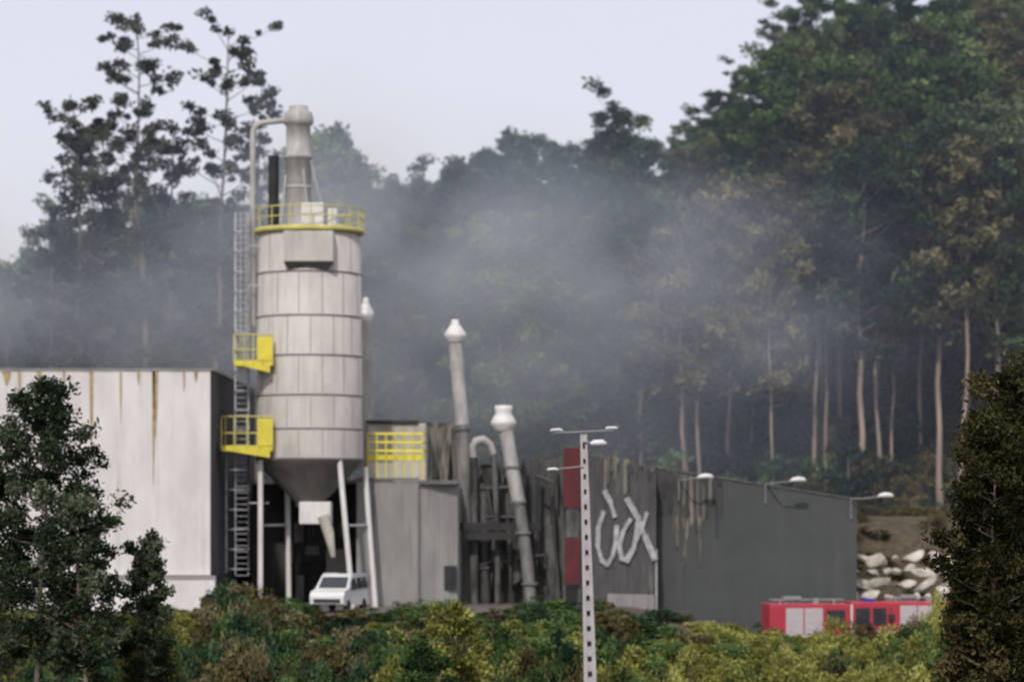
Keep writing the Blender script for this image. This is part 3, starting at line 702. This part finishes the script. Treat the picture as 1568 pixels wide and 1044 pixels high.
fgtree('broadleaf_tree',1630,490,86,.15,2.6,90,.6,140,.085,'leaf_fgb',77)
fgtree('broadleaf_tree',1500,855,80,.1,1.2,60,.45,140,.08,'leaf_fgb',78)
fgtree('broadleaf_tree',1515,600,79,.35,1.2,60,.42,120,.08,'leaf_fgb',79)

# ------------------------------------------------------------ smoke
m,nt,out=nodes('smoke_volume'); N,L=nt.nodes,nt.links
tc=N.new('ShaderNodeTexCoord')
blobs=[((-4,172,20),(20,15,10),1.15),((9,172,16),(18,15,11),.75),((-6,172,10),(15,15,9),.7),((-26,170,16.5),(24,15,10),1.25),((-10.5,176,25),(8,12,9),.8)]
acc=None
for c,rd,wt in blobs:
    s1=N.new('ShaderNodeVectorMath'); s1.operation='SUBTRACT'; s1.inputs[1].default_value=c; L.new(tc.outputs['Object'],s1.inputs[0])
    s2=N.new('ShaderNodeVectorMath'); s2.operation='DIVIDE'; s2.inputs[1].default_value=rd; L.new(s1.outputs[0],s2.inputs[0])
    s3=N.new('ShaderNodeVectorMath'); s3.operation='LENGTH'; L.new(s2.outputs[0],s3.inputs[0])
    mr=N.new('ShaderNodeMapRange'); mr.interpolation_type='SMOOTHSTEP'; mr.inputs[1].default_value=0; mr.inputs[2].default_value=1.2; mr.inputs[3].default_value=wt; mr.inputs[4].default_value=0
    L.new(s3.outputs['Value'],mr.inputs[0])
    if acc is None: acc=mr.outputs[0]
    else:
        a=N.new('ShaderNodeMath'); a.operation='ADD'; L.new(acc,a.inputs[0]); L.new(mr.outputs[0],a.inputs[1]); acc=a.outputs[0]
mp=N.new('ShaderNodeMapping'); mp.inputs['Scale'].default_value=(1,.6,1.5); mp.inputs['Rotation'].default_value=(0,.5,0); L.new(tc.outputs['Object'],mp.inputs[0])
no=N.new('ShaderNodeTexNoise'); no.inputs['Scale'].default_value=.11; no.inputs['Detail'].default_value=1.5; L.new(mp.outputs[0],no.inputs['Vector'])
mr=N.new('ShaderNodeMapRange'); mr.inputs[1].default_value=.33; mr.inputs[2].default_value=.66; mr.inputs[3].default_value=.25; mr.inputs[4].default_value=1.7; L.new(no.outputs['Fac'],mr.inputs[0])
mu=N.new('ShaderNodeMath'); mu.operation='MULTIPLY'; L.new(acc,mu.inputs[0]); L.new(mr.outputs[0],mu.inputs[1])
dn=N.new('ShaderNodeMath'); dn.operation='MULTIPLY_ADD'; dn.inputs[1].default_value=.036; dn.inputs[2].default_value=.0028; L.new(mu.outputs[0],dn.inputs[0])
vs_=N.new('ShaderNodeVolumeScatter'); vs_.inputs['Color'].default_value=(.66,.75,.93,1); L.new(dn.outputs[0],vs_.inputs['Density'])
L.new(vs_.outputs[0],out.inputs['Volume'])
try: m.cycles.volume_step_rate=8.0
except Exception: pass
M['smoke']=m
b=B(); b.box(-56,34,159,185,.5,38); o=b.obj('smoke_plume','smoke')

# ------------------------------------------------------------ light, world, camera
az=math.radians(-12); el=math.radians(42)
dirv=Vector((math.sin(az)*math.cos(el),-math.cos(az)*math.cos(el),math.sin(el)))
sl=bpy.data.lights.new('sun','SUN'); sl.energy=2.4; sl.angle=math.radians(2.0); sl.color=(1,.95,.88)
so=bpy.data.objects.new('sun',sl); coll.objects.link(so); so.rotation_euler=(-dirv).to_track_quat('-Z','Y').to_euler(); so.location=(-40,-40,60)
w=bpy.data.worlds.new('World'); scene.world=w; w.use_nodes=True; nt=w.node_tree; N,L=nt.nodes,nt.links
bg=N['Background']; st=N.new('ShaderNodeTexSky'); st.sky_type='NISHITA'; st.sun_disc=False; st.sun_elevation=el
st.sun_rotation=math.atan2(dirv.x,dirv.y); st.dust_density=3; st.air_density=1.0; st.altitude=100
mx=N.new('ShaderNodeMixRGB'); mx.inputs[0].default_value=.75; mx.inputs[2].default_value=(7.4,7.3,8.2,1)
L.new(st.outputs[0],mx.inputs[1]); L.new(mx.outputs[0],bg.inputs[0]); bg.inputs[1].default_value=.12
cd=bpy.data.cameras.new('camera'); cam=bpy.data.objects.new('camera',cd); coll.objects.link(cam)
cam.location=(0,0,CZ); cam.rotation_euler=(math.radians(90),0,0); cd.lens=100; cd.sensor_width=36; cd.shift_y=258/1568; cd.clip_end=8000; cd.clip_start=.5
cd.dof.use_dof=True; cd.dof.focus_distance=60; cd.dof.aperture_fstop=.85
scene.camera=cam
scene.view_settings.view_transform='Standard'; scene.view_settings.look='None'; scene.view_settings.exposure=0
